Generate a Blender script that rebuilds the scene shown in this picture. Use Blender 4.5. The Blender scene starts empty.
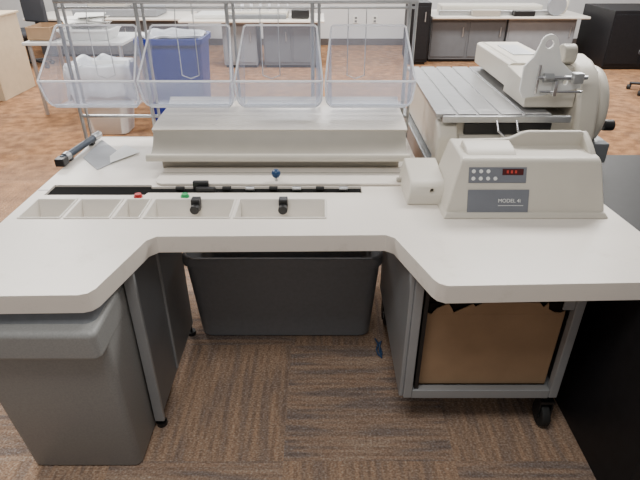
import bpy, bmesh, math, random
from mathutils import Vector, Matrix
random.seed(4)
scene=bpy.context.scene
COL=scene.collection

# ---------------------------------------------------------------- materials
def nodes(name):
    m=bpy.data.materials.new(name); m.use_nodes=True
    nt=m.node_tree; b=nt.nodes['Principled BSDF']
    return m,nt,b
def mat(name,col,rough=.5,metal=0.,var=.05,scale=12.,bump=0.,bscale=200.,spec=.5,smudge=0.):
    m,nt,b=nodes(name)
    tc=nt.nodes.new('ShaderNodeTexCoord')
    n=nt.nodes.new('ShaderNodeTexNoise'); n.inputs['Scale'].default_value=scale; n.inputs['Detail'].default_value=4
    nt.links.new(tc.outputs['Object'],n.inputs['Vector'])
    r=nt.nodes.new('ShaderNodeValToRGB')
    r.color_ramp.elements[0].position=.3; r.color_ramp.elements[1].position=.7
    r.color_ramp.elements[0].color=[c*(1-var) for c in col]+[1]
    r.color_ramp.elements[1].color=[min(1,c*(1+var)) for c in col]+[1]
    nt.links.new(n.outputs['Fac'],r.inputs['Fac'])
    last=r.outputs['Color']
    if smudge>0:
        for sc,p0,p1,k in [(6,.57,.76,1.),(34,.66,.74,1.2)]:
            n3=nt.nodes.new('ShaderNodeTexNoise'); n3.inputs['Scale'].default_value=sc; n3.inputs['Detail'].default_value=9; n3.inputs['Roughness'].default_value=.75
            nt.links.new(tc.outputs['Object'],n3.inputs['Vector'])
            r3=nt.nodes.new('ShaderNodeValToRGB'); r3.color_ramp.elements[0].position=p0; r3.color_ramp.elements[1].position=p1
            s=smudge*k
            r3.color_ramp.elements[0].color=(1,1,1,1); r3.color_ramp.elements[1].color=(1-s,1-s*1.1,1-s*1.3,1)
            nt.links.new(n3.outputs['Fac'],r3.inputs['Fac'])
            mu=nt.nodes.new('ShaderNodeMixRGB'); mu.blend_type='MULTIPLY'; mu.inputs[0].default_value=1
            nt.links.new(last,mu.inputs[1]); nt.links.new(r3.outputs[0],mu.inputs[2]); last=mu.outputs[0]
    nt.links.new(last,b.inputs['Base Color'])
    b.inputs['Roughness'].default_value=rough; b.inputs['Metallic'].default_value=metal
    b.inputs['Specular IOR Level'].default_value=spec
    if bump>0:
        n2=nt.nodes.new('ShaderNodeTexNoise'); n2.inputs['Scale'].default_value=bscale
        nt.links.new(tc.outputs['Object'],n2.inputs['Vector'])
        bp=nt.nodes.new('ShaderNodeBump'); bp.inputs['Strength'].default_value=bump; bp.inputs['Distance'].default_value=.002
        nt.links.new(n2.outputs['Fac'],bp.inputs['Height']); nt.links.new(bp.outputs['Normal'],b.inputs['Normal'])
    return m
def emis(name,col,s):
    m,nt,b=nodes(name); b.inputs['Base Color'].default_value=(*col,1)
    b.inputs['Emission Color'].default_value=(*col,1); b.inputs['Emission Strength'].default_value=s
    return m
def clear(name,tint,haze,hazecol,refl=.35):
    m=bpy.data.materials.new(name); m.use_nodes=True; nt=m.node_tree; nt.nodes.clear()
    o=nt.nodes.new('ShaderNodeOutputMaterial'); t=nt.nodes.new('ShaderNodeBsdfTransparent'); t.inputs[0].default_value=(*tint,1)
    g=nt.nodes.new('ShaderNodeBsdfGlossy'); g.inputs['Roughness'].default_value=.1
    d=nt.nodes.new('ShaderNodeBsdfDiffuse'); d.inputs[0].default_value=(*hazecol,1)
    tl=nt.nodes.new('ShaderNodeBsdfTranslucent'); tl.inputs[0].default_value=(*hazecol,1)
    md=nt.nodes.new('ShaderNodeMixShader'); md.inputs[0].default_value=.5
    nt.links.new(d.outputs[0],md.inputs[1]); nt.links.new(tl.outputs[0],md.inputs[2])
    lw=nt.nodes.new('ShaderNodeLayerWeight'); lw.inputs['Blend'].default_value=.2
    ml=nt.nodes.new('ShaderNodeMath'); ml.operation='MULTIPLY_ADD'; ml.inputs[1].default_value=refl; ml.inputs[2].default_value=.02
    nt.links.new(lw.outputs['Facing'],ml.inputs[0])
    m1=nt.nodes.new('ShaderNodeMixShader'); m2=nt.nodes.new('ShaderNodeMixShader')
    m1.inputs[0].default_value=haze
    nt.links.new(t.outputs[0],m1.inputs[1]); nt.links.new(md.outputs[0],m1.inputs[2])
    nt.links.new(ml.outputs[0],m2.inputs[0]); nt.links.new(m1.outputs[0],m2.inputs[1]); nt.links.new(g.outputs[0],m2.inputs[2])
    nt.links.new(m2.outputs[0],o.inputs[0]); return m
def carpet():
    m,nt,b=nodes('carpet_tile'); L=nt.links.new
    tc=nt.nodes.new('ShaderNodeTexCoord')
    def noise(sx,sy,det=3,sc=1.,off=0):
        mp=nt.nodes.new('ShaderNodeMapping'); mp.inputs['Scale'].default_value=(sx,sy,1); mp.inputs['Location'].default_value=(off,off,off)
        L(tc.outputs['Object'],mp.inputs['Vector'])
        n=nt.nodes.new('ShaderNodeTexNoise'); n.inputs['Scale'].default_value=sc; n.inputs['Detail'].default_value=det
        L(mp.outputs[0],n.inputs['Vector']); return n
    def ramp(n,stops,out='Fac'):
        r=nt.nodes.new('ShaderNodeValToRGB'); cr=r.color_ramp
        while len(cr.elements)<len(stops): cr.elements.new(.5)
        for e,(p,c) in zip(cr.elements,stops): e.position=p; e.color=(*c,1)
        L(n.outputs[out],r.inputs['Fac']); return r
    def mixc(fac,a,c,mode='MIX'):
        q=nt.nodes.new('ShaderNodeMixRGB'); q.blend_type=mode
        if fac is None: q.inputs[0].default_value=1
        else: L(fac,q.inputs[0])
        L(a,q.inputs[1]); L(c,q.inputs[2]); return q.outputs[0]
    st=[(.28,(.19,.145,.116)),(.44,(.275,.205,.158)),(.54,(.325,.243,.185)),(.64,(.36,.305,.26)),(.78,(.49,.42,.355))]
    base=ramp(noise(120,150,2),st).outputs[0]
    ck=nt.nodes.new('ShaderNodeTexChecker'); ck.inputs['Scale'].default_value=1/.61
    mp=nt.nodes.new('ShaderNodeMapping'); mp.inputs['Location'].default_value=(.13,.02,.25); L(tc.outputs['Object'],mp.inputs['Vector']); L(mp.outputs[0],ck.inputs['Vector'])
    def lines(direction,off):
        wv=nt.nodes.new('ShaderNodeTexWave'); wv.bands_direction=direction; wv.inputs['Scale'].default_value=11.; wv.inputs['Distortion'].default_value=0
        L(tc.outputs['Object'],wv.inputs['Vector'])
        r=ramp(wv,[(.30,(.82,.81,.82)),(.70,(1.10,1.08,1.06))])
        br=noise(26,26,1,off=off); k=ramp(br,[(.42,(0,0,0)),(.58,(1,1,1))])
        one=nt.nodes.new('ShaderNodeRGB'); one.outputs[0].default_value=(1,1,1,1)
        return mixc(k.outputs[0],one.outputs[0],r.outputs[0])
    ln=mixc(ck.outputs['Fac'],lines('Y',2.),lines('X',4.))
    bh=ramp(noise(3.,26,1,off=1.),[(.38,(.76,.78,.84)),(.48,(1,.96,.93)),(.55,(1.06,.96,.88)),(.64,(1.22,1.17,1.10))])
    bv=ramp(noise(26,3.,1,off=5.),[(.38,(.84,.84,.88)),(.5,(1.02,.97,.93)),(.64,(1.14,1.06,.99))])
    bands=mixc(ck.outputs['Fac'],bh.outputs[0],bv.outputs[0])
    tint=nt.nodes.new('ShaderNodeMixRGB'); tint.inputs[1].default_value=(.97,.975,1.0,1); tint.inputs[2].default_value=(1.04,1.0,.96,1); L(ck.outputs['Fac'],tint.inputs[0])
    col=mixc(None,mixc(None,mixc(None,base,ln,'MULTIPLY'),bands,'MULTIPLY'),tint.outputs[0],'MULTIPLY')
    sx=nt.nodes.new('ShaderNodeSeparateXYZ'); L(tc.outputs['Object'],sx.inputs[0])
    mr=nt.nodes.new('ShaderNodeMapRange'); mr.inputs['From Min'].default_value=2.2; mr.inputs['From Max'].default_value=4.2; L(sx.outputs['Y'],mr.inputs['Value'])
    far=ramp(noise(9,10,4,off=2.),[(.36,(.68,.50,.38)),(.5,(.93,.68,.48)),(.64,(1.22,.90,.62))])  # warm sheen of the far floor painted in as a more orange carpet colour
    col_sheen=mixc(None,mixc(None,base,far.outputs[0],'MULTIPLY'),tint.outputs[0],'MULTIPLY')
    L(mixc(mr.outputs[0],col,col_sheen),b.inputs['Base Color'])
    b.inputs['Roughness'].default_value=1.; b.inputs['Specular IOR Level'].default_value=.0
    n2=noise(300,300,2); bp=nt.nodes.new('ShaderNodeBump'); bp.inputs['Strength'].default_value=.4; bp.inputs['Distance'].default_value=.003
    L(n2.outputs['Fac'],bp.inputs['Height']); L(bp.outputs['Normal'],b.inputs['Normal'])
    return m

WHITE=mat('white_laminate',(.78,.725,.655),.36,var=.02,scale=5,smudge=.18)
TRAYW=mat('tray_laminate_shade',(.72,.68,.62),.42,var=.02)  # darker copy of the worktop laminate, pocket shade put into the colour
BEIGE=mat('beige_plastic',(.60,.56,.485),.42,var=.02,smudge=.05)
BEIGE_D=mat('beige_plastic_dull',(.40,.37,.318),.48,var=.03)
STEEL=mat('brushed_steel',(.50,.51,.52),.35,.8,var=.06,scale=40)
SHEETG=mat('light_grey_sheet',(.66,.66,.64),.5,var=.02)
BED=mat('machined_bed_metal',(.34,.34,.345),.38,.65,var=.06,scale=20)
CHROME=mat('chrome',(.7,.7,.72),.15,1.,var=.02)
PAINTG=mat('grey_painted_steel',(.19,.20,.212),.38,.25,var=.04)
FRAMEG=mat('light_grey_frame_paint',(.32,.33,.34),.4,.2,var=.03)
BINL=mat('grey_plastic',(.28,.283,.278),.48,var=.08,scale=160,bump=.08)
BIND=mat('dark_grey_plastic',(.19,.20,.215),.5,var=.05,scale=60)
BLACK=mat('black_plastic',(.012,.012,.013),.4,var=.1)
MATB=mat('matte_black_metal',(.006,.006,.006),.9,var=.1,spec=.1)
BLACKR=mat('black_rubber',(.015,.015,.015),.7)
BLACKF=mat('black_laminate',(.010,.010,.012),.5,var=.2,scale=30,spec=.3)
CARD=mat('cardboard',(.36,.238,.145),.95,var=.08,scale=8,bump=.1,spec=.1)
CARDD=mat('cardboard_inside_shade',(.02,.014,.010),.95,spec=.1)  # near-black, the shade inside the box is put into the colour
WALL=mat('white_wall_paint',(.74,.745,.75),.8,var=.01)
BASE=mat('dark_baseboard',(.10,.085,.08),.6)
BLUE=mat('blue_plastic',(.002,.018,.20),.45,var=.05)
BLUEC=mat('blue_cable',(.02,.06,.15),.5)
LINER=mat('white_bag_film',(.66,.68,.72),.3,var=.05)
PAPER=mat('white_paper',(.82,.82,.80),.7,var=.02)
PAPERG=mat('grey_paper',(.36,.37,.39),.6)
CABG=mat('far_cabinet_grey',(.14,.15,.165),.45,.1)
CABL=mat('far_cabinet_light_grey',(.26,.27,.29),.45)
TAN=mat('tan_laminate',(.55,.44,.30),.55)
PLATE=mat('grey_label_plate',(.17,.18,.205),.4)
PLATED=mat('display_window',(.07,.012,.012),.15)
RED=mat('red_button',(.45,.02,.02),.35)
GREEN=mat('green_button',(.02,.38,.12),.35)
LED=emis('red_display',(.4,.03,.02),.2)
ACRY=clear('clear_acrylic',(.90,.915,.95),.20,(.50,.54,.66),.35)
ACRYB=clear('clear_acrylic_curve',(.90,.92,.955),.34,(.56,.60,.72),.40)
RIM=clear('acrylic_edge',(.9,.92,.95),.95,(.95,.96,.99),.2)
FABRIC=mat('dark_fabric',(.04,.042,.05),.9)

# ---------------------------------------------------------------- helpers
def finish(name,bm,m,parent=None,bevel=0,seg=2,smooth=False,label=None):
    bmesh.ops.recalc_face_normals(bm,faces=bm.faces)
    me=bpy.data.meshes.new(name); bm.to_mesh(me); bm.free()
    if m: me.materials.append(m)
    o=bpy.data.objects.new(name,me); COL.objects.link(o)
    if bevel>0:
        md=o.modifiers.new('bevel','BEVEL'); md.width=bevel; md.segments=seg; md.limit_method='ANGLE'; md.angle_limit=math.radians(35)
        for p in me.polygons: p.use_smooth=True
        w=o.modifiers.new('wn','WEIGHTED_NORMAL'); w.keep_sharp=True
    elif smooth:
        for p in me.polygons: p.use_smooth=True
        me.set_sharp_from_angle(angle=math.radians(40))
    if parent is not None: attach(o,parent)
    if label: o['label']=label
    return o
def attach(o,parent):
    bpy.context.view_layer.update()
    o.parent=parent
    o.matrix_parent_inverse=parent.matrix_world.inverted()
def thing(name,label,cat,loc,group=None):
    e=bpy.data.objects.new(name,None); e.empty_display_size=.05; e.location=loc
    COL.objects.link(e); e['label']=label; e['category']=cat
    if group: e['group']=group
    bpy.context.view_layer.update()
    return e
def tag(o,label,cat,group=None):
    o['label']=label; o['category']=cat
    if group: o['group']=group
    return o
def boxbm(bm,x0,x1,y0,y1,z0,z1):
    v=[bm.verts.new(p) for p in [(x0,y0,z0),(x1,y0,z0),(x1,y1,z0),(x0,y1,z0),(x0,y0,z1),(x1,y0,z1),(x1,y1,z1),(x0,y1,z1)]]
    for f in [(0,3,2,1),(4,5,6,7),(0,1,5,4),(1,2,6,5),(2,3,7,6),(3,0,4,7)]: bm.faces.new([v[i] for i in f])
def box(name,x0,x1,y0,y1,z0,z1,m,parent=None,bevel=.004,**k):
    bm=bmesh.new(); boxbm(bm,x0,x1,y0,y1,z0,z1); return finish(name,bm,m,parent,bevel,**k)
def prism(name,pts,axis,a,b,m,parent=None,bevel=0,**k):
    """extrude 2-D polygon along axis; X:(y,z) Y:(x,z) Z:(x,y)"""
    def P(p,t):
        return (t,p[0],p[1]) if axis=='X' else (p[0],t,p[1]) if axis=='Y' else (p[0],p[1],t)
    bm=bmesh.new(); A=[bm.verts.new(P(p,a)) for p in pts]; B=[bm.verts.new(P(p,b)) for p in pts]
    n=len(pts); bm.faces.new(A); bm.faces.new(B[::-1])
    for i in range(n): bm.faces.new([A[i],A[(i+1)%n],B[(i+1)%n],B[i]])
    return finish(name,bm,m,parent,bevel,**k)
def cylbm(bm,p0,p1,r,seg=20,r2=None):
    p0=Vector(p0);p1=Vector(p1);d=p1-p0
    q=d.to_track_quat('Z','Y').to_matrix().to_4x4()
    bmesh.ops.create_cone(bm,cap_ends=True,segments=seg,radius1=r,radius2=r if r2 is None else r2,depth=d.length,matrix=Matrix.Translation((p0+p1)/2)@q)
def cyl(name,p0,p1,r,m,parent=None,seg=20,r2=None,bevel=0,**k):
    bm=bmesh.new(); cylbm(bm,p0,p1,r,seg,r2)
    return finish(name,bm,m,parent,bevel,smooth=(bevel==0),**k)
def cyls(name,lst,m,parent=None,seg=12,**k):
    bm=bmesh.new()
    for c in lst: cylbm(bm,c[0],c[1],c[2],seg)
    return finish(name,bm,m,parent,0,smooth=True,**k)
def tube(name,paths,r,m,parent=None,cyclic=False,**k):
    cu=bpy.data.curves.new(name,'CURVE'); cu.dimensions='3D'; cu.bevel_depth=r; cu.bevel_resolution=3; cu.use_fill_caps=True
    for pts in paths:
        s=cu.splines.new('POLY'); s.points.add(len(pts)-1)
        for i,p in enumerate(pts): s.points[i].co=(*p,1)
        s.use_cyclic_u=cyclic
    o=bpy.data.objects.new(name,cu); COL.objects.link(o); bpy.context.view_layer.update()
    me=bpy.data.meshes.new_from_object(o.evaluated_get(bpy.context.evaluated_depsgraph_get()))
    bpy.data.objects.remove(o); me.materials.clear(); me.materials.append(m)
    for p in me.polygons: p.use_smooth=True
    ob=bpy.data.objects.new(name,me); COL.objects.link(ob)
    if parent is not None: attach(ob,parent)
    return ob
def boolean(o,cutters):
    for c in cutters:
        md=o.modifiers.new('b','BOOLEAN'); md.object=c; md.operation='DIFFERENCE'; md.solver='EXACT'
    bpy.context.view_layer.update()
    me=bpy.data.meshes.new_from_object(o.evaluated_get(bpy.context.evaluated_depsgraph_get()))
    o.modifiers.clear(); o.data=me
    for c in cutters: bpy.data.objects.remove(c)
    return o
def addbevel(o,w,seg=3):
    for p in o.data.polygons: p.use_smooth=True
    md=o.modifiers.new('bevel','BEVEL'); md.width=w; md.segments=seg; md.limit_method='ANGLE'; md.angle_limit=math.radians(35)
    o.modifiers.new('wn','WEIGHTED_NORMAL')
def textobj(name,s,size,mtx,m,parent,ext=.0004):
    cu=bpy.data.curves.new(name,'FONT'); cu.body=s; cu.size=size; cu.extrude=ext; cu.align_x='LEFT'
    o=bpy.data.objects.new(name,cu); COL.objects.link(o); bpy.context.view_layer.update()
    me=bpy.data.meshes.new_from_object(o.evaluated_get(bpy.context.evaluated_depsgraph_get()))
    bpy.data.objects.remove(o); me.materials.clear(); me.materials.append(m); me.transform(mtx)
    ob=bpy.data.objects.new(name,me); COL.objects.link(ob); attach(ob,parent); return ob
def rrect(x0,x1,y0,y1,z,r,seg=6):
    out=[]
    for cx,cy,a0 in [(x1-r,y1-r,0),(x0+r,y1-r,90),(x0+r,y0+r,180),(x1-r,y0+r,270)]:
        for i in range(seg+1):
            a=math.radians(a0+90*i/seg); out.append((cx+r*math.cos(a),cy+r*math.sin(a),z))
    return out
def rect(x0,x1,y0,y1,z): return [(x0,y0,z),(x1,y0,z),(x1,y1,z),(x0,y1,z)]
def loft(name,rings,m,parent,bevel=.012,seg=3,smooth=False):
    bm=bmesh.new(); V=[[bm.verts.new(p) for p in r] for r in rings]; n=len(V[0])
    for a,b in zip(V,V[1:]):
        for i in range(n): bm.faces.new([a[i],a[(i+1)%n],b[(i+1)%n],b[i]])
    bm.faces.new(V[0][::-1]); bm.faces.new(V[-1]); return finish(name,bm,m,parent,bevel,seg=seg,smooth=smooth)
def tub(name,x0,x1,y0,y1,z0,z1,taper,th,m,parent,rc=.05,rim=.02,rimh=.03,seg=6):
    ring=lambda ix,z: rrect(x0+ix,x1-ix,y0+ix,y1-ix,z,rc,seg)
    return loft(name,[ring(taper+.012,z0),ring(taper,z0+.012),ring(rim,z1-rimh),ring(0,z1-rimh),ring(0,z1-.004),ring(.004,z1),ring(rim+th*.6,z1),ring(rim+th,z1-.01),ring(taper+th,z0+th)],m,parent,0,smooth=True)
def struct(o): o['kind']='structure'; return o

# ---------------------------------------------------------------- room
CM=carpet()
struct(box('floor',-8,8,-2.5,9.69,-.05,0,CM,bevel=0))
struct(box('wall_back',-8,8,9.69,9.85,0,2.8,WALL,bevel=0))
struct(box('wall_left',-8.15,-8,-2.5,9.85,0,2.8,WALL,bevel=0))
struct(box('wall_right',8,8.15,-2.5,9.85,0,2.8,WALL,bevel=0))
struct(box('baseboard_back',-8,8,9.67,9.69,0,.11,BASE,bevel=0))
for x in (.62,.95):
    o=thing('wall_outlet','white duplex wall outlet plate above the baseboard','outlet',(x,9.68,.42),'wall outlets')
    box('cover_plate',x-.045,x+.045,9.675,9.688,.36,.48,PAPER,o,.003)
    box('socket',x-.02,x+.02,9.67,9.676,.375,.41,PAINTG,o,.002)
    box('socket',x-.02,x+.02,9.67,9.676,.43,.465,PAINTG,o,.002)

# ---------------------------------------------------------------- worktop
wt=thing('worktop','white laminate U-shaped worktop with sorting pockets along its middle','worktop',(0,1.7,.77))
ZT=.77
poly=[(-1.087,1.130),(-.655,1.139),(-.632,1.148),(-.618,1.170),(-.556,1.434),(-.530,1.460),(.215,1.470),(.242,1.450),(.322,1.214),(.334,1.194),(.356,1.182),(1.082,1.204),(1.035,1.70),(1.035,2.02),(.42,2.02),(.42,2.45),(-1.087,2.45)]
top=prism('top_panel',poly,'Z',.709,ZT,WHITE)
XB=[-1.052,-.892,-.722,-.618,-.305,.028]
PY0,PY1=1.588,1.738
cut=[]
for a,b in zip(XB,XB[1:]): cut.append(box('c',a+.008,b-.008,PY0,PY1,.69,.80,None,bevel=0))
cut.append(prism('c',[(-1.042,1.778),(-.662,1.778),(-.655,1.798),(.16,1.798),(.16,1.852),(-.655,1.852),(-.662,1.870),(-1.042,1.870)],'Z',.69,.80,None))
boolean(top,cut); addbevel(top,.008); attach(top,wt)
for a,b in zip(XB,XB[1:]):
    x0,x1=a+.008,b-.008
    bm=bmesh.new()
    def rg(ix,iy,z): return [bm.verts.new(p) for p in rect(x0+ix,x1-ix,PY0+iy,PY1-iy*1.6,z)]
    V=[rg(-.003,-.003,.7705),rg(-.003,-.003,.774),rg(.003,.003,.774),rg(.010,.022,.685),]
    for p,q in zip(V,V[1:]):
        for i in range(4): bm.faces.new([p[i],p[(i+1)%4],q[(i+1)%4],q[i]])
    bm.faces.new(V[-1])
    finish('sorting_pocket',bm,TRAYW,wt,.002)
box('wing_seam',-1.083,-1.045,1.818,1.823,.7695,.7706,PLATE,wt,0)
for x,m,n in [(-.68,RED,'red'),(-.505,GREEN,'green')]:
    bm=bmesh.new(); cylbm(bm,(x,1.760,.768),(x,1.760,.776),.016,20); cylbm(bm,(x,1.760,.776),(x,1.760,.783),.012,20)
    finish('push_button',bm,m,wt,0,smooth=True,label=n+' push button')
for x in (-.455,-.135):
    bm=bmesh.new(); boxbm(bm,x-.016,x+.016,1.700,1.735,.74,.785); cylbm(bm,(x,1.70,.755),(x,1.675,.755),.017,16)
    finish('clamp_knob',bm,BLACK,wt,.003,label='black plastic clamp knob')
tm=thing('transport_mechanism','black steel transport track with rollers inside the slot','mechanism',(-.35,1.83,.72))
prism('track',[(-1.040,1.780),(-.664,1.780),(-.657,1.80),(.158,1.80),(.158,1.85),(-.657,1.85),(-.664,1.868),(-1.040,1.868)],'Z',.722,.763,MATB,tm,.001)
for i in range(8):
    x=-.54+i*.090
    bm=bmesh.new(); cylbm(bm,(x-.016,1.832,.772),(x+.016,1.832,.772),.009,14); finish('roller',bm,STEEL if i%2 else BLACKR,tm,0,smooth=True)
box('lever',-.49,-.43,1.830,1.85,.763,.800,BLACK,tm,.004)
box('lever',-.475,-.40,1.805,1.826,.763,.785,BLACK,tm,.004)

# guide rail cover
tr=thing('paper_guide_rail','broad white guide rail cover behind the slot with blue knob','rail',(-.15,1.92,.77))
rp=[(-.650,1.89),(-.640,1.872),(-.620,1.860),(.335,1.860),(.335,2.035),(-.635,2.035),(-.650,2.02)]
prism('rail_bar',rp,'Z',.7705,.781,WHITE,tr,.004,seg=3)
box('rail_groove',-.64,.33,1.965,1.969,.781,.7821,BEIGE_D,tr,0)
box('rail_end_clip',.30,.335,1.870,1.89,.781,.795,BEIGE_D,tr,.003)
cyl('stem',(-.172,1.885,.781),(-.172,1.885,.81),.006,STEEL,tr)
bm=bmesh.new(); bmesh.ops.create_uvsphere(bm,u_segments=20,v_segments=12,radius=.018,matrix=Matrix.Translation((-.172,1.885,.812))); finish('knob',bm,mat('blue_knob',(.01,.05,.14),.3),tr,0,smooth=True,label='round dark blue knob')

# ---------------------------------------------------------------- hopper (curved trough)
hp=thing('paper_hopper','beige curved paper hopper trough with sloping white back panel','hopper',(-.17,2.2,.77))
x0,x1=-.703,.362
inner=[(2.124-.112*t,.912-.082*(1-(1-t)**2.6)) for t in [i/16 for i in range(17)]]
prof=inner+[(2.004,.836),(1.997,.8445),(1.992,.838),(1.996,.822),(2.03,.816),(2.08,.828),(2.128,.895)]
prism('trough',prof,'X',x0,x1,BEIGE_D,hp,smooth=True)
prism('front_lip',[(1.986,.822),(1.983,.836),(1.986,.845),(1.994,.850),(2.002,.849),(2.008,.842),(2.004,.822)],'X',x0-.004,x1+.004,BEIGE,hp,smooth=True)
prism('back_panel',[(2.118,.913),(2.16,.921),(2.26,.929),(2.38,.933),(2.42,.940),(2.45,.952),(2.462,.962),(2.466,.958),(2.456,.944),(2.43,.93),(2.375,.915),(2.128,.896)],'X',x0-.005,x1+.005,WHITE,hp,smooth=True)
box('hopper_base',-.66,.33,2.037,2.40,.7705,.815,BEIGE_D,hp,.004)
box('support_leg',-.60,-.55,2.14,2.36,.815,.890,PAINTG,hp,.003); box('support_leg',.22,.27,2.14,2.36,.815,.890,PAINTG,hp,.003)

# ---------------------------------------------------------------- rack
rk=thing('bin_rack','grey tubular steel rack holding clear bins behind the worktop','rack',(-.37,2.49,0))
PX=[-1.15,-.80,-.40,-.02,.41]
for x in PX:
    cyl('upright',(x-.014,2.49,.0),(x-.014,2.49,1.56),.009,STEEL,rk,seg=12)
    cyl('upright',(x+.016,2.49,.0),(x+.016,2.49,1.56),.007,STEEL,rk,seg=12)
for z,r in [(1.372,.011),(1.345,.005),(.86,.008)]:
    cyl('cross_rail',(-1.17,2.49,z),(.43,2.49,z),r,STEEL,rk,seg=12)
for x in [-.99,-.60,-.225,.165]:
    w=.04
    tube('wire_divider',[[(x-w,2.485,1.345),(x-w,2.464,1.30),(x-w,2.464,1.06),(x,2.464,1.045),(x+w,2.464,1.06),(x+w,2.464,1.30),(x+w,2.485,1.345)]],.0022,STEEL,rk)

# acrylic bins: flared front with rounded lower corners, straight slanted sides, tall back
def bin_mesh(parent,cx,w):
    a,b=cx-w/2,cx+w/2
    def panel(name,pts,m=ACRY):
        bm=bmesh.new(); bm.faces.new([bm.verts.new(p) for p in pts]); return finish(name,bm,m,parent,0)
    ft,bt=1.085,1.278
    S=.026
    panel('back_panel',[(a+.010,2.41,.962),(b-.010,2.41,.962),(b-S,2.452,bt-.008),(b-S-.010,2.453,bt),(a+S+.010,2.453,bt),(a+S,2.452,bt-.008)])
    bm=bmesh.new(); rc=.030
    rows=[(2.41,.960,rc),(2.33,.960,rc),(2.300,.962,rc),(2.284,.968,.022),(2.276,.976,.014),(2.270,.988,.007),(2.264,1.0,.004),(2.250,1.04,.001),(2.236,ft,0)]
    V=[[bm.verts.new((a+i,y,z)),bm.verts.new((b-i,y,z))] for y,z,i in rows]
    for p,q in zip(V,V[1:]): bm.faces.new([p[0],p[1],q[1],q[0]])
    finish('front_panel',bm,ACRYB,parent,0,smooth=True)
    def ed(s):
        X=lambda d:(a+d if s==0 else b-d)
        return [(X(.030),2.300,.962),(X(.022),2.284,.968),(X(.014),2.276,.976),(X(.007),2.270,.988),(X(.004),2.264,1.0),(X(0),2.236,ft),(X(S),2.452,bt-.008),(X(S+.010),2.453,bt)]
    for s in (0,1):
        e=ed(s); panel('side_panel',[((a+.010 if s==0 else b-.010),2.41,.962)]+e[:-1],ACRYB)
    tube('rim',[ed(0),ed(1),[(a+S+.010,2.453,bt),(b-S-.010,2.453,bt)],[(a,2.236,ft),(b,2.236,ft)]],.0042,RIM,parent)
    tube('bottom_edge',[[(a+.026,2.288,.966),(b-.026,2.288,.966)]],.008,RIM,parent)
for i,(cx,w) in enumerate([(-.992,.410),(-.575,.400),(-.176,.374),(.214,.382)]):
    ab=thing('acrylic_bin','clear acrylic sorting bin with flared sides hanging from the rack','bin',(cx,2.35,.962),'clear bins on the rack')
    bin_mesh(ab,cx,w)

# ---------------------------------------------------------------- control console
cc=thing('control_console','beige plastic control console with keypad and grey nameplate','control panel',(.7,1.7,.77))
body=[(1.600,.7705),(1.606,.80),(1.656,.940),(1.666,.952),(1.684,.960),(1.86,.964),(1.87,.955),(1.87,.7705)]
hb=prism('housing',body,'X',.0,1.,BEIGE)
for v in hb.data.vertices:
    z=v.co.z; t=(z-.7705)/.2
    l=.432+.056*min(1,max(0,t))**1.2; r=.988-.030*t
    v.co.x=l+(r-l)*v.co.x
addbevel(hb,.030,8); attach(hb,cc)
loft('base_flange',[rect(.424,.996,1.582,1.88,.7705),rect(.436,.984,1.592,1.88,.788)],BEIGE,cc,.004)
rim=[(.505,.94),(.512,.968),(.53,.978),(.56,.983),(.650,.985),(.68,.988),(.70,.997),(.72,1.008),(.745,1.014),(.930,1.014),(.948,1.006),(.957,.99),(.960,.94)]
prism('hood_wall',rim,'Y',1.785,1.808,BEIGE,cc,.007,seg=3)
prism('hood_side',[(1.690,.945),(1.705,.965),(1.74,.988),(1.79,1.011),(1.808,1.011),(1.808,.945)],'X',.934,.958,BEIGE,cc,.008,seg=3)
prism('hood_top',[(1.685,.950),(1.695,.961),(1.73,.975),(1.79,.983),(1.80,.955)],'X',.508,.680,BEIGE,cc,.010,seg=4)
ang=-math.atan2(.050,.140)
NV=Vector((0,-math.cos(ang),math.sin(-ang)))
def face(z): return 1.606+(z-.80)*.050/.140 if z>.80 else 1.600+(z-.7705)*.006/.0295
def faceM(x,z,off): 
    p=Vector((x,face(z),z))+NV*off
    return Matrix.Translation(p)@Matrix.Rotation(ang,4,'X')
def facebox(name,x0,x1,za,zb,off,th,m,parent,bevel=.001):
    bm=bmesh.new(); cx=(x0+x1)/2; zc=(za+zb)/2; h=(zb-za)/math.cos(ang)/2
    boxbm(bm,x0-cx,x1-cx,-th,.004,-h,h); bm.transform(faceM(cx,zc,off)); return finish(name,bm,m,parent,bevel)
facebox('keypad',.508,.705,.882,.932,0,.003,PLATE,cc)
facebox('display',.622,.694,.907,.927,.003,.0015,PLATED,cc)
for i in range(3): 
    facebox('display_digit',.636+i*.014,.643+i*.014,.913,.922,.0045,.0006,LED,cc,0)
for i in range(4):
    for j in range(2):
        if j==0 and i==3: continue
        M=faceM(.524+i*.025,.919-j*.023,.004)
        bm=bmesh.new(); bmesh.ops.create_cone(bm,cap_ends=True,segments=16,radius1=.0070,radius2=.006,depth=.004,matrix=M@Matrix.Rotation(math.pi/2,4,'X'))
        finish('key_button',bm,PAPER,cc,0,smooth=True)
facebox('nameplate',.508,.718,.780,.860,.0,.004,PLATE,cc)
R=Matrix.Rotation(math.pi/2+ang,4,'X')
def tm_at(x,z,off): 
    return Matrix.Translation(Vector((x,face(z),z))+NV*off)@R
textobj('model_lettering','MODEL 4i',.018,tm_at(.612,.819,.0055),PAPER,cc)
facebox('nameplate_line',.613,.700,.808,.8095,.004,.0006,PAPER,cc,0)
sb=prism('side_block',[(1.690,.7705),(1.695,.805),(1.712,.832),(1.75,.848),(1.93,.862),(1.93,.7705)],'X',.314,.455,BEIGE)
for v in sb.data.vertices:
    if v.co.x<.38: v.co.x+=(v.co.z-.77)*.18
c1=cyl('c',(.405,1.60,.818),(.405,1.75,.818),.007,None)
boolean(sb,[c1]); addbevel(sb,.016,5); attach(sb,cc)

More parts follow.
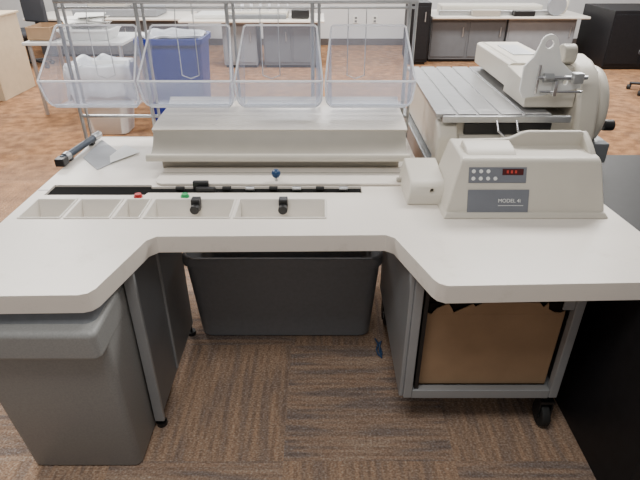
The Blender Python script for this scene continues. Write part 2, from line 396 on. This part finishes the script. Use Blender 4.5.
# ---------------------------------------------------------------- feeder machine
fm=thing('envelope_feeder','beige feeder machine with grooved metal bed and side flywheel','machine',(.85,2.4,0))
box('stand',.47,.925,2.16,3.0,0,.76,PAINTG,fm,.006)
prism('lower_body',[(2.12,.762),(2.11,.90),(2.12,.955),(3.0,.965),(3.0,.762)],'X',.50,1.06,BEIGE,fm,.012,seg=3)
prism('curved_arm',[(2.07,.762),(2.05,.80),(2.055,.90),(2.09,.945),(2.15,.955),(2.15,.762)],'X',.485,.57,BEIGE,fm,.014,seg=3)
box('recess_dark_panel',.60,.96,2.095,2.112,.900,.948,BLACK,fm,.003)  # flat black panel painting the dark of a recess
prism('front_tray',[(2.11,.775),(2.045,.78),(2.03,.80),(2.03,.850),(2.05,.880),(2.08,.895),(2.11,.899)],'X',.575,1.0,BEIGE,fm,.006,seg=3)
bp_=prism('bed_plate',[(.475,2.085),(.945,2.085),(.93,3.0),(.49,3.0)],'Z',.974,.990,BED)
cuts=[]
for x in (.56,.645,.735,.83):
    cuts.append(prism('c',[(x-.006,2.0),(x+.006,2.0),(x+.006,3.1),(x-.006,3.1)],'Z',.983,1.0,None))
cuts.append(box('c',.4,1.0,2.135,2.139,.986,1.0,None,bevel=0))
boolean(bp_,cuts); addbevel(bp_,.0015,1); attach(bp_,fm)
box('front_bar',.50,1.02,2.065,2.085,.958,.985,STEEL,fm,.003)
for x in (.72,.80): tube('adjusting_rod',[[(x,2.07,.97),(x+.005,2.045,.93),(x+.03,2.025,.91),(x+.035,2.035,.885)]],.005,CHROME,fm)
prism('beam_cover',[(.855,1.02),(.855,1.115),(.868,1.125),(1.075,1.125),(1.085,1.115),(1.085,.995),(.90,.995)],'Y',2.42,2.98,BEIGE,fm,.004,seg=2)
prism('beam_front_cover',[(2.14,1.0),(2.14,1.05),(2.16,1.085),(2.20,1.10),(2.418,1.115),(2.418,1.0)],'X',.845,1.05,BEIGE,fm,.004,seg=2)
box('beam_groove',.88,.892,2.43,2.97,1.1245,1.1262,BEIGE_D,fm,0)
box('beam_window',.93,1.03,2.60,2.86,1.1245,1.130,STEEL,fm,.002)
prism('side_housing',[(2.10,.762),(2.08,.90),(2.10,1.00),(2.13,1.08),(2.18,1.14),(2.25,1.17),(2.33,1.18),(2.42,1.165),(2.50,1.12),(2.55,1.05),(2.575,.96),(2.57,.762)],'X',1.052,1.145,BEIGE,fm,.020,seg=4)
box('clutch_housing',.985,1.05,2.20,2.45,1.09,1.155,BEIGE_D,fm,.008)
box('lower_skirt',.955,1.24,2.12,2.56,.762,.85,PAINTG,fm,.006)
arc=[(.890+.034*math.cos(a),1.256+.034*math.sin(a)) for a in [math.radians(t) for t in range(20,181,20)]]
pl=prism('pivot_plate',[(1.050,1.085),(1.050,1.125),(1.0,1.150),(.95,1.19)]+arc+[(.838,1.205),(.808,1.17),(.808,1.075),(.826,1.045),(.90,1.055)],'Y',2.115,2.129,PAPER)
h=cyl('c',(.890,2.0,1.254),(.890,2.3,1.254),.016,None); h2=cyl('c',(.985,2.0,1.108),(.985,2.3,1.108),.010,None); boolean(pl,[h,h2]); addbevel(pl,.002); attach(pl,fm)
cyl('cross_shaft',(.86,2.10,1.13),(1.06,2.10,1.13),.008,CHROME,fm,seg=14)
cyl('cross_shaft',(.88,2.10,1.075),(1.05,2.10,1.075),.005,CHROME,fm,seg=14)
cyl('cross_shaft',(.865,2.10,1.07),(.865,2.10,1.18),.006,CHROME,fm,seg=14)
cyl('shaft_collar',(.885,2.10,1.13),(.925,2.10,1.13),.018,STEEL,fm,bevel=.003)
box('clamp_block',1.00,1.04,2.08,2.113,1.11,1.15,STEEL,fm,.003)
box('clamp_bar',.93,.945,2.085,2.112,1.06,1.12,CHROME,fm,.002)
cyl('roller_cap',(.995,2.24,1.195),(1.05,2.24,1.195),.040,BEIGE_D,fm,seg=28,bevel=.006)
cyl('flywheel',(1.147,2.30,.965),(1.205,2.30,.965),.172,BEIGE,fm,seg=48,bevel=.022)
box('flywheel_guard',1.147,1.20,2.13,2.47,.764,.84,BLACK,fm,.006)
cyl('wheel_hub',(1.205,2.30,.965),(1.22,2.30,.965),.035,STEEL,fm,seg=24)
cyl('crank_shaft',(1.19,2.22,.90),(1.26,2.22,.90),.008,CHROME,fm)
cyl('crank_knob',(1.24,2.22,.90),(1.285,2.22,.90),.024,BLACK,fm,seg=20,bevel=.004)

# ---------------------------------------------------------------- items on the worktop
sc=thing('barcode_scanner_bar','black and chrome rod-shaped bar lying on the worktop','bar',(-1.08,2.24,.775))
d=Vector((.035,.32,0)).normalized(); p=Vector((-1.098,2.08,.795))
cyl('rod',p,p+d*.30,.015,mat('dark_blue_grey_metal',(.06,.075,.10),.35,.6),sc,seg=16,bevel=.002)
box('end_block',-1.118,-1.078,2.05,2.10,.772,.806,BLACK,sc,.004)
cyl('collar',p+d*.02,p+d*.05,.019,STEEL,sc,seg=16); cyl('collar',p+d*.27,p+d*.33,.018,STEEL,sc,seg=16)
box('mounting_foot',-1.105,-1.08,2.12,2.15,.7705,.785,BLACK,sc,.002); box('mounting_foot',-1.085,-1.06,2.32,2.35,.7705,.785,BLACK,sc,.002)
def sheet(name,pts,m,label,cat):
    bm=bmesh.new(); bm.faces.new([bm.verts.new(p) for p in pts]); o=finish(name,bm,m,None,0); md=o.modifiers.new('s','SOLIDIFY'); md.thickness=.0012; tag(o,label,cat); return o
sheet('paper_sheet',[(-1.045,2.16,.7725),(-.93,2.02,.7725),(-.86,2.17,.7725),(-1.05,2.40,.7725)],PAPERG,'grey printed paper sheet lying flat on the worktop','paper')
sheet('paper_card',[(-.93,2.17,.775),(-.90,2.09,.775),(-.81,2.22,.776),(-.91,2.32,.776)],PAPER,'small white paper card lying on a grey sheet','paper')

# ---------------------------------------------------------------- under the desk
lb=thing('waste_bin','smooth grey plastic waste bin with a protruding lip','bin',(-.85,1.35,0))
loft('bin_body',[rrect(-.996,-.630,1.185,1.58,0,.025),rrect(-1.004,-.6255,1.178,1.58,.012,.025),rrect(-1.055,-.6255,1.155,1.62,.60,.03)],BINL,lb,0,smooth=True)
loft('bin_lip',[rrect(-1.094,-.6240,1.108,1.62,.556,.022),rrect(-1.096,-.6235,1.104,1.62,.662,.022)],BINL,lb,.018,seg=6)
loft('bin_lid',[rrect(-1.06,-.64,1.150,1.61,.662,.03),rrect(-1.05,-.645,1.17,1.60,.694,.03)],BIND,lb,0,smooth=True)

pd=thing('desk_pedestal','grey painted steel pedestal panel supporting the worktop','desk leg',(-.60,1.6,0))
prism('side_panel',[(1.35,.04),(1.35,.684),(1.92,.684),(1.92,.04)],'X',-.618,-.598,PAINTG,pd,.003)
box('front_flange',-.618,-.583,1.342,1.358,.04,.708,FRAMEG,pd,.002)
box('stiffener',-.598,-.590,1.60,1.612,.06,.68,FRAMEG,pd,.001)
for y in (1.365,1.89):
    bm=bmesh.new(); cylbm(bm,(-.603,y,0),(-.603,y,.018),.020,16); cylbm(bm,(-.603,y,.015),(-.603,y,.045),.007,12); finish('levelling_foot',bm,BLACK,pd,0,smooth=True)

cb=thing('mail_tub','large grey plastic tub on the carpet beneath the worktop','tub',(-.16,2.05,0))
tub('tub_body',-.587,.268,1.83,2.35,0,.45,.036,.008,BIND,cb,rc=.05,rim=.010,rimh=.04)

ct=thing('utility_cart','grey steel framed cart on black caster wheels','cart',(.58,1.6,0))
for bx in [(.300,.330,1.335,1.365,.17,.706),(.825,.855,1.335,1.365,.17,.706),(.825,.855,1.99,2.02,.17,.706),(.300,.330,1.99,2.02,.17,.706)]:
    box('post',*bx,FRAMEG,ct,.003)
box('bottom_rail',.330,.825,1.338,1.366,.165,.205,FRAMEG,ct,.003)
box('top_rail',.330,.825,1.338,1.366,.675,.706,BLACK,ct,.003)
box('shelf',.305,.85,1.37,2.02,.175,.195,FRAMEG,ct,.002)
box('side_panel',.286,.300,1.345,2.03,.17,.706,FRAMEG,ct,.002)
box('side_panel',.855,.863,1.37,2.02,.17,.706,PAINTG,ct,.002)
box('back_panel',.31,.85,2.02,2.028,.19,.70,BLACK,ct,.001)
box('inner_post',.338,.352,1.345,1.365,.205,.675,BLACK,ct,.001)
box('corner_gusset',.79,.825,1.345,1.352,.56,.675,FRAMEG,ct,.001)
def caster(x,y):
    c=bpy.data.objects.new('caster',None); c.location=(x,y,0); COL.objects.link(c); bpy.context.view_layer.update()
    attach(c,ct); bpy.context.view_layer.update()
    bm=bmesh.new(); cylbm(bm,(x-.016,y,.05),(x+.016,y,.05),.05,28); finish('wheel',bm,BLACKR,c,.006)
    cyl('hub',(x-.019,y,.05),(x+.019,y,.05),.016,STEEL,c)
    bm=bmesh.new()
    for q in [(x-.026,x-.021,y-.022,y+.022,.04,.118),(x+.021,x+.026,y-.022,y+.022,.04,.118),(x-.026,x+.026,y-.024,y+.024,.118,.13),(x-.012,x+.012,y-.012,y+.012,.13,.170)]: boxbm(bm,*q)
    finish('fork',bm,BLACK,c,.0)
caster(.84,1.375); caster(.84,1.97); caster(.32,1.97)

bx=thing('cardboard_box','open brown cardboard box with torn flaps in the cart','box',(.58,1.6,.2))
X0,X1,Y0,Y1,Z0,Z1=.356,.818,1.375,1.86,.1965,.520
bm=bmesh.new()
for w in [(X0,X1,Y0,Y0+.006),(X0,X1,Y1-.006,Y1),(X0,X0+.006,Y0+.006,Y1-.006),(X1-.006,X1,Y0+.006,Y1-.006)]: boxbm(bm,*w,Z0,Z1)
boxbm(bm,X0,X1,Y0,Y1,Z0,Z0+.006); finish('box_walls',bm,CARD,bx,0)
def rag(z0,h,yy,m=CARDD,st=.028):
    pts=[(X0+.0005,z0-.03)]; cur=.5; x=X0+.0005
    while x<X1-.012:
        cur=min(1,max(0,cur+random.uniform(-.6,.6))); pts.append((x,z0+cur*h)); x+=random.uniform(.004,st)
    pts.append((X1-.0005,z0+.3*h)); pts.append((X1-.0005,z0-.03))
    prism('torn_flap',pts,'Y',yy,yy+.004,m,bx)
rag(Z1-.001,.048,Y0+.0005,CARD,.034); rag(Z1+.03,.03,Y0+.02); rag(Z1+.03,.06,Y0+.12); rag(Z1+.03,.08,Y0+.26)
box('box_dark_fill',X0+.008,X1-.008,Y0+.012,Y1-.01,.42,.556,CARDD,bx,.004)  # near-black block painting the shaded hollow of the box
cable=thing('cable','dark blue cable lying on the carpet beside the tub','cable',(.262,1.77,0))
tube('strand',[[(.272,1.822,.006),(.262,1.80,.006),(.254,1.775,.006),(.258,1.745,.006),(.268,1.730,.006),(.276,1.745,.006),(.274,1.78,.006),(.262,1.815,.012),(.250,1.822,.03)],[(.278,1.818,.016),(.270,1.79,.014),(.266,1.76,.014),(.272,1.72,.006)]],.004,BLUEC,cable)

bk=thing('storage_cabinet','black laminate storage cabinet beside the worktop','cabinet',(1.3,1.6,0))
box('cabinet_body',.945,1.75,1.00,2.36,0,.680,BLACKF,bk,.006)
box('cabinet_top',.935,1.77,.99,2.38,.680,.703,BLACKF,bk,.004)
box('door_seam',1.34,1.345,.996,1.0,.03,.67,BLACK,bk,0)

# ---------------------------------------------------------------- distant things
def far_cabinet(x0,x1,y0,y1,z1,lab,m=CABG,group=None,doors=1):
    t=thing('base_cabinet',lab,'cabinet',((x0+x1)/2,(y0+y1)/2,0),group)
    box('body',x0,x1,y0,y1,.04,z1,m,t,.006); box('plinth',x0+.02,x1-.02,y0+.04,y1-.02,0,.04,BLACK,t,0)
    w=(x1-x0)/doors
    for i in range(doors):
        a=x0+w*i+.02; b=x0+w*(i+1)-.02
        d=box('door',a,b,y0-.012,y0-.001,.08,z1-.05,m,t,.004)
        cyl('handle',(b-.06,y0-.03,z1-.25),(b-.06,y0-.03,z1-.12),.008,STEEL,d)
    return t
G='distant grey cabinets'
far_cabinet(-1.38,-.90,7.77,8.4,.62,'light grey cabinet under a distant worktop',CABL,G)
far_cabinet(-.80,.0,7.77,8.4,.62,'dark grey two-door cabinet under a distant worktop',CABG,G,2)
t=box('worktop',-1.95,.06,7.65,8.5,.621,.655,WHITE,None,.01); tag(t,'white distant worktop resting on grey cabinets','worktop')
multi=thing('sorting_machine','small beige sorting machine with clear racks on a distant worktop','machine',(-.9,8.1,.656))
box('machine_body',-1.3,-.45,7.9,8.3,.656,.74,BEIGE,multi,.02)
box('feed_bar',-1.28,-.47,7.78,7.88,.656,.71,PAINTG,multi,.01)
box('motor_cover',-.40,-.15,7.80,8.2,.656,.78,BLACK,multi,.02)
box('feed_tray',-1.75,-1.32,7.8,8.3,.656,.71,SHEETG,multi,.01)
for i in range(7): box('rack_divider',-1.25+i*.13,-1.24+i*.13,7.95,8.25,.74,.95,RIM,multi,0)
for x in (-1.9,0.): cyl('rail_post',(x,8.35,.656),(x,8.35,1.5),.012,STEEL,multi)
cyl('rail',(-1.9,8.35,1.1),(.0,8.35,1.1),.012,STEEL,multi)

far_cabinet(1.64,2.75,8.2,8.9,.62,'blue-grey two-door cabinet under a distant feeder',CABG,G,2)
far_cabinet(2.78,3.78,8.2,8.9,.62,'blue-grey cabinet under a distant feeder',CABL,G,1)
t=box('worktop',1.62,3.9,8.05,9.0,.621,.655,WHITE,None,.01); tag(t,'white distant worktop carrying a feeder machine','worktop')
f2=thing('envelope_feeder','distant beige feeder with long rail and round wheel','machine',(2.8,8.5,.656))
box('feeder_body',1.8,3.3,8.35,8.7,.656,.78,BEIGE,f2,.02)
box('feeder_rail',1.75,3.5,8.22,8.32,.656,.72,STEEL,f2,.006)
box('control_box',2.2,2.6,8.08,8.20,.656,.74,BEIGE_D,f2,.01)
box('dark_motor',2.8,3.1,8.08,8.20,.656,.73,BLACK,f2,.01)
cyl('feeder_wheel',(3.58,8.45,.80),(3.65,8.45,.80),.14,BEIGE,f2,seg=32)
cyl('feeder_disc',(3.42,8.20,.79),(3.42,8.14,.79),.13,CABL,f2,seg=32)
far_cabinet(1.30,1.58,7.98,8.6,.85,'tall narrow black cabinet by the distant feeder',BLACKF)
far_cabinet(4.02,5.0,7.65,8.6,.78,'black storage cabinet standing near the far wall',BLACKF,None,2)
def office_chair(x,y,rot,lab,group=None):
    t=thing('office_chair',lab,'chair',(x,y,0),group)
    M=Matrix.Translation((x,y,0))@Matrix.Rotation(rot,4,'Z')
    def A(o): o.data.transform(M); return o
    A(box('seat',-.24,.24,-.24,.24,.44,.51,FABRIC,t,.03,seg=3))
    A(box('backrest',-.22,.22,.22,.28,.58,1.0,FABRIC,t,.03,seg=3))
    A(box('back_support',-.03,.03,.24,.27,.46,.62,BLACK,t,.004))
    A(cyl('gas_column',(0,0,.09),(0,0,.44),.03,BLACK,t))
    A(cyls('star_base',[((0,0,.10),(.28*math.cos(a),.28*math.sin(a),.075),.018) for a in [i*math.tau/5 for i in range(5)]],BLACK,t))
    for i in range(5):
        a=i*math.tau/5; c=(.28*math.cos(a),.28*math.sin(a))
        A(cyl('caster_wheel',(c[0]-.02,c[1],.03),(c[0]+.02,c[1],.03),.03,BLACKR,t,seg=14))
    return t
office_chair(-4.95,7.9,.5,'dark fabric office chair near the far wall','distant office chairs')
office_chair(-4.2,7.85,-.4,'dark fabric office chair near the far wall','distant office chairs')
office_chair(4.05,6.35,2.4,'dark office chair on the open carpet')
far_cabinet(-4.4,-2.2,8.6,9.3,.55,'grey three-door cabinet along the far wall',CABG,G,3)
t=box('worktop',-4.5,-2.05,8.45,9.4,.551,.585,WHITE,None,.01); tag(t,'white distant worktop on a grey three-door cabinet','worktop')
m3=thing('sorting_machine','grey and cream mailing machine on a distant worktop','machine',(-3.2,8.9,.586))
box('machine_body',-3.8,-2.5,8.6,9.2,.586,.70,CABL,m3,.02)
box('cover',-3.6,-3.0,8.72,9.1,.70,.80,BEIGE,m3,.03)
tc_=thing('office_cabinet','tan laminate cabinet at the edge of the room','cabinet',(-3.95,6.3,0))
box('body',-4.3,-3.62,5.97,6.7,0,.86,TAN,tc_,.006); box('top',-4.32,-3.60,5.95,6.72,.861,.885,TAN,tc_,.004)

mt=thing('side_table','grey table with metal legs holding a paper basket','table',(-2.4,5.7,0))
box('table_top',-2.95,-1.95,5.4,6.1,.70,.73,SHEETG,mt,.006)
for x,y in [(-2.9,5.45),(-2.0,5.45),(-2.9,6.05),(-2.0,6.05)]: cyl('leg',(x,y,0),(x,y,.70),.02,STEEL,mt)
pb=thing('paper_basket','white basket heaped with loose white papers','basket',(-2.3,5.65,.73))
tub('basket',-2.62,-2.08,5.46,5.85,.731,.84,.04,.006,PAPER,pb,rc=.04,rim=.01,rimh=.02)
bm=bmesh.new()
for i in range(16):
    M=Matrix.Translation((-2.35+random.uniform(-.08,.08),5.65+random.uniform(-.04,.04),.80+i*.009))@Matrix.Rotation(random.uniform(-.6,.6),4,'Z')@Matrix.Rotation(random.uniform(-.3,.3),4,'X')
    b2=bmesh.new(); boxbm(b2,-.15,.15,-.11,.11,0,.003); b2.transform(M); me=bpy.data.meshes.new('t'); b2.to_mesh(me); bm.from_mesh(me); bpy.data.meshes.remove(me); b2.free()
finish('papers',bm,PAPER,pb,0)['kind']='stuff'
ob=thing('open_carton','small open tan carton standing on the grey table','box',(-2.80,5.7,.731))
tub('carton_body',-2.93,-2.68,5.5,5.85,.731,.86,.0,.005,CARD,ob,rc=.004,rim=.002,rimh=.02,seg=1)

wb=thing('trash_bin','white plastic trash bin with a draped white liner','trash bin',(-2.0,4.9,0))
tub('bin_body',-2.27,-1.74,4.68,5.12,0,.62,.09,.008,PAPER,wb,rc=.06,rim=.015,rimh=.03)
def wavy(x0,x1,y0,y1,z0,z1,amp,name,m,par,n=96):
    bm=bmesh.new(); rows=[]
    cx,cy=(x0+x1)/2,(y0+y1)/2
    K=9
    prof=[(z0+(z1-z0)*k/K,1.02+.02*math.sin(k*1.3),amp*(1-.6*k/K)) for k in range(K)]+[(z1,.98,amp*.5),(z1-.03,.86,amp*.6),(z1-.10,.80,amp),(z1-.25,.70,amp)]
    for z,f,am in prof:
        r=[]
        for i in range(n):
            a=i/n*math.tau; ca,sa=math.cos(a),math.sin(a)
            s=(abs(ca)**3.2+abs(sa)**3.2)**(-1/3.2)
            q=1+am*(math.sin(i*.9+z*4)+.7*math.sin(i*.39+z*9)+.4*math.sin(i*1.8-z*14))
            r.append(bm.verts.new((cx+(x1-x0)/2*f*ca*s*q,cy+(y1-y0)/2*f*sa*s*q,z+am*1.5*math.sin(i*.35+2*math.sin(i*.2)))))
        rows.append(r)
    for a,b in zip(rows,rows[1:]):
        for i in range(n): bm.faces.new([a[i],a[(i+1)%n],b[(i+1)%n],b[i]])
    o=finish(name,bm,m,par,0)
    for p in o.data.polygons: p.use_smooth=True
    return o
wavy(-2.30,-1.71,4.65,5.15,.36,.655,.028,'bin_liner',LINER,wb)
bb=thing('recycling_bin','tall blue plastic recycling bin with white liner edge','recycling bin',(-1.3,4.95,0))
tub('bin_body',-1.62,-1.02,4.7,5.2,0,.87,.06,.01,BLUE,bb,rc=.06,rim=.02,rimh=.05)
wavy(-1.60,-1.04,4.72,5.18,.865,.892,.012,'bin_liner',LINER,bb)

# ---------------------------------------------------------------- lights
def area(n,loc,sx,sy,e,col=(1,1,1),rot=(0,0,0)):
    l=bpy.data.lights.new(n,'AREA'); l.shape='RECTANGLE'; l.size=sx; l.size_y=sy; l.energy=e; l.color=col
    o=bpy.data.objects.new(n,l); o.location=loc; o.rotation_euler=rot; COL.objects.link(o)
for i,(x,y,e) in enumerate([(-2.2,3.4,125),(1.6,3.4,125),(-.3,.4,38),(-3.5,6.6,150),(0,6.6,150),(3.5,6.6,150)]):
    area('ceiling_light',(x,y,2.78),1.3,.7,e,(1,.97,.925))
area('window_light',(-.5,9.5,2.0),9,1.3,190,(.96,.98,1),(math.radians(-75),0,0))
w=bpy.data.worlds.new('world'); scene.world=w; w.use_nodes=True
w.node_tree.nodes['Background'].inputs[0].default_value=(1,.985,.97,1); w.node_tree.nodes['Background'].inputs[1].default_value=.31

cam=bpy.data.cameras.new('camera'); cam.sensor_width=36; cam.lens=518/640*36; cam.clip_end=50
co=bpy.data.objects.new('camera',cam); co.location=(0,0,1.6); co.rotation_euler=(math.radians(60),0,0); COL.objects.link(co); scene.camera=co
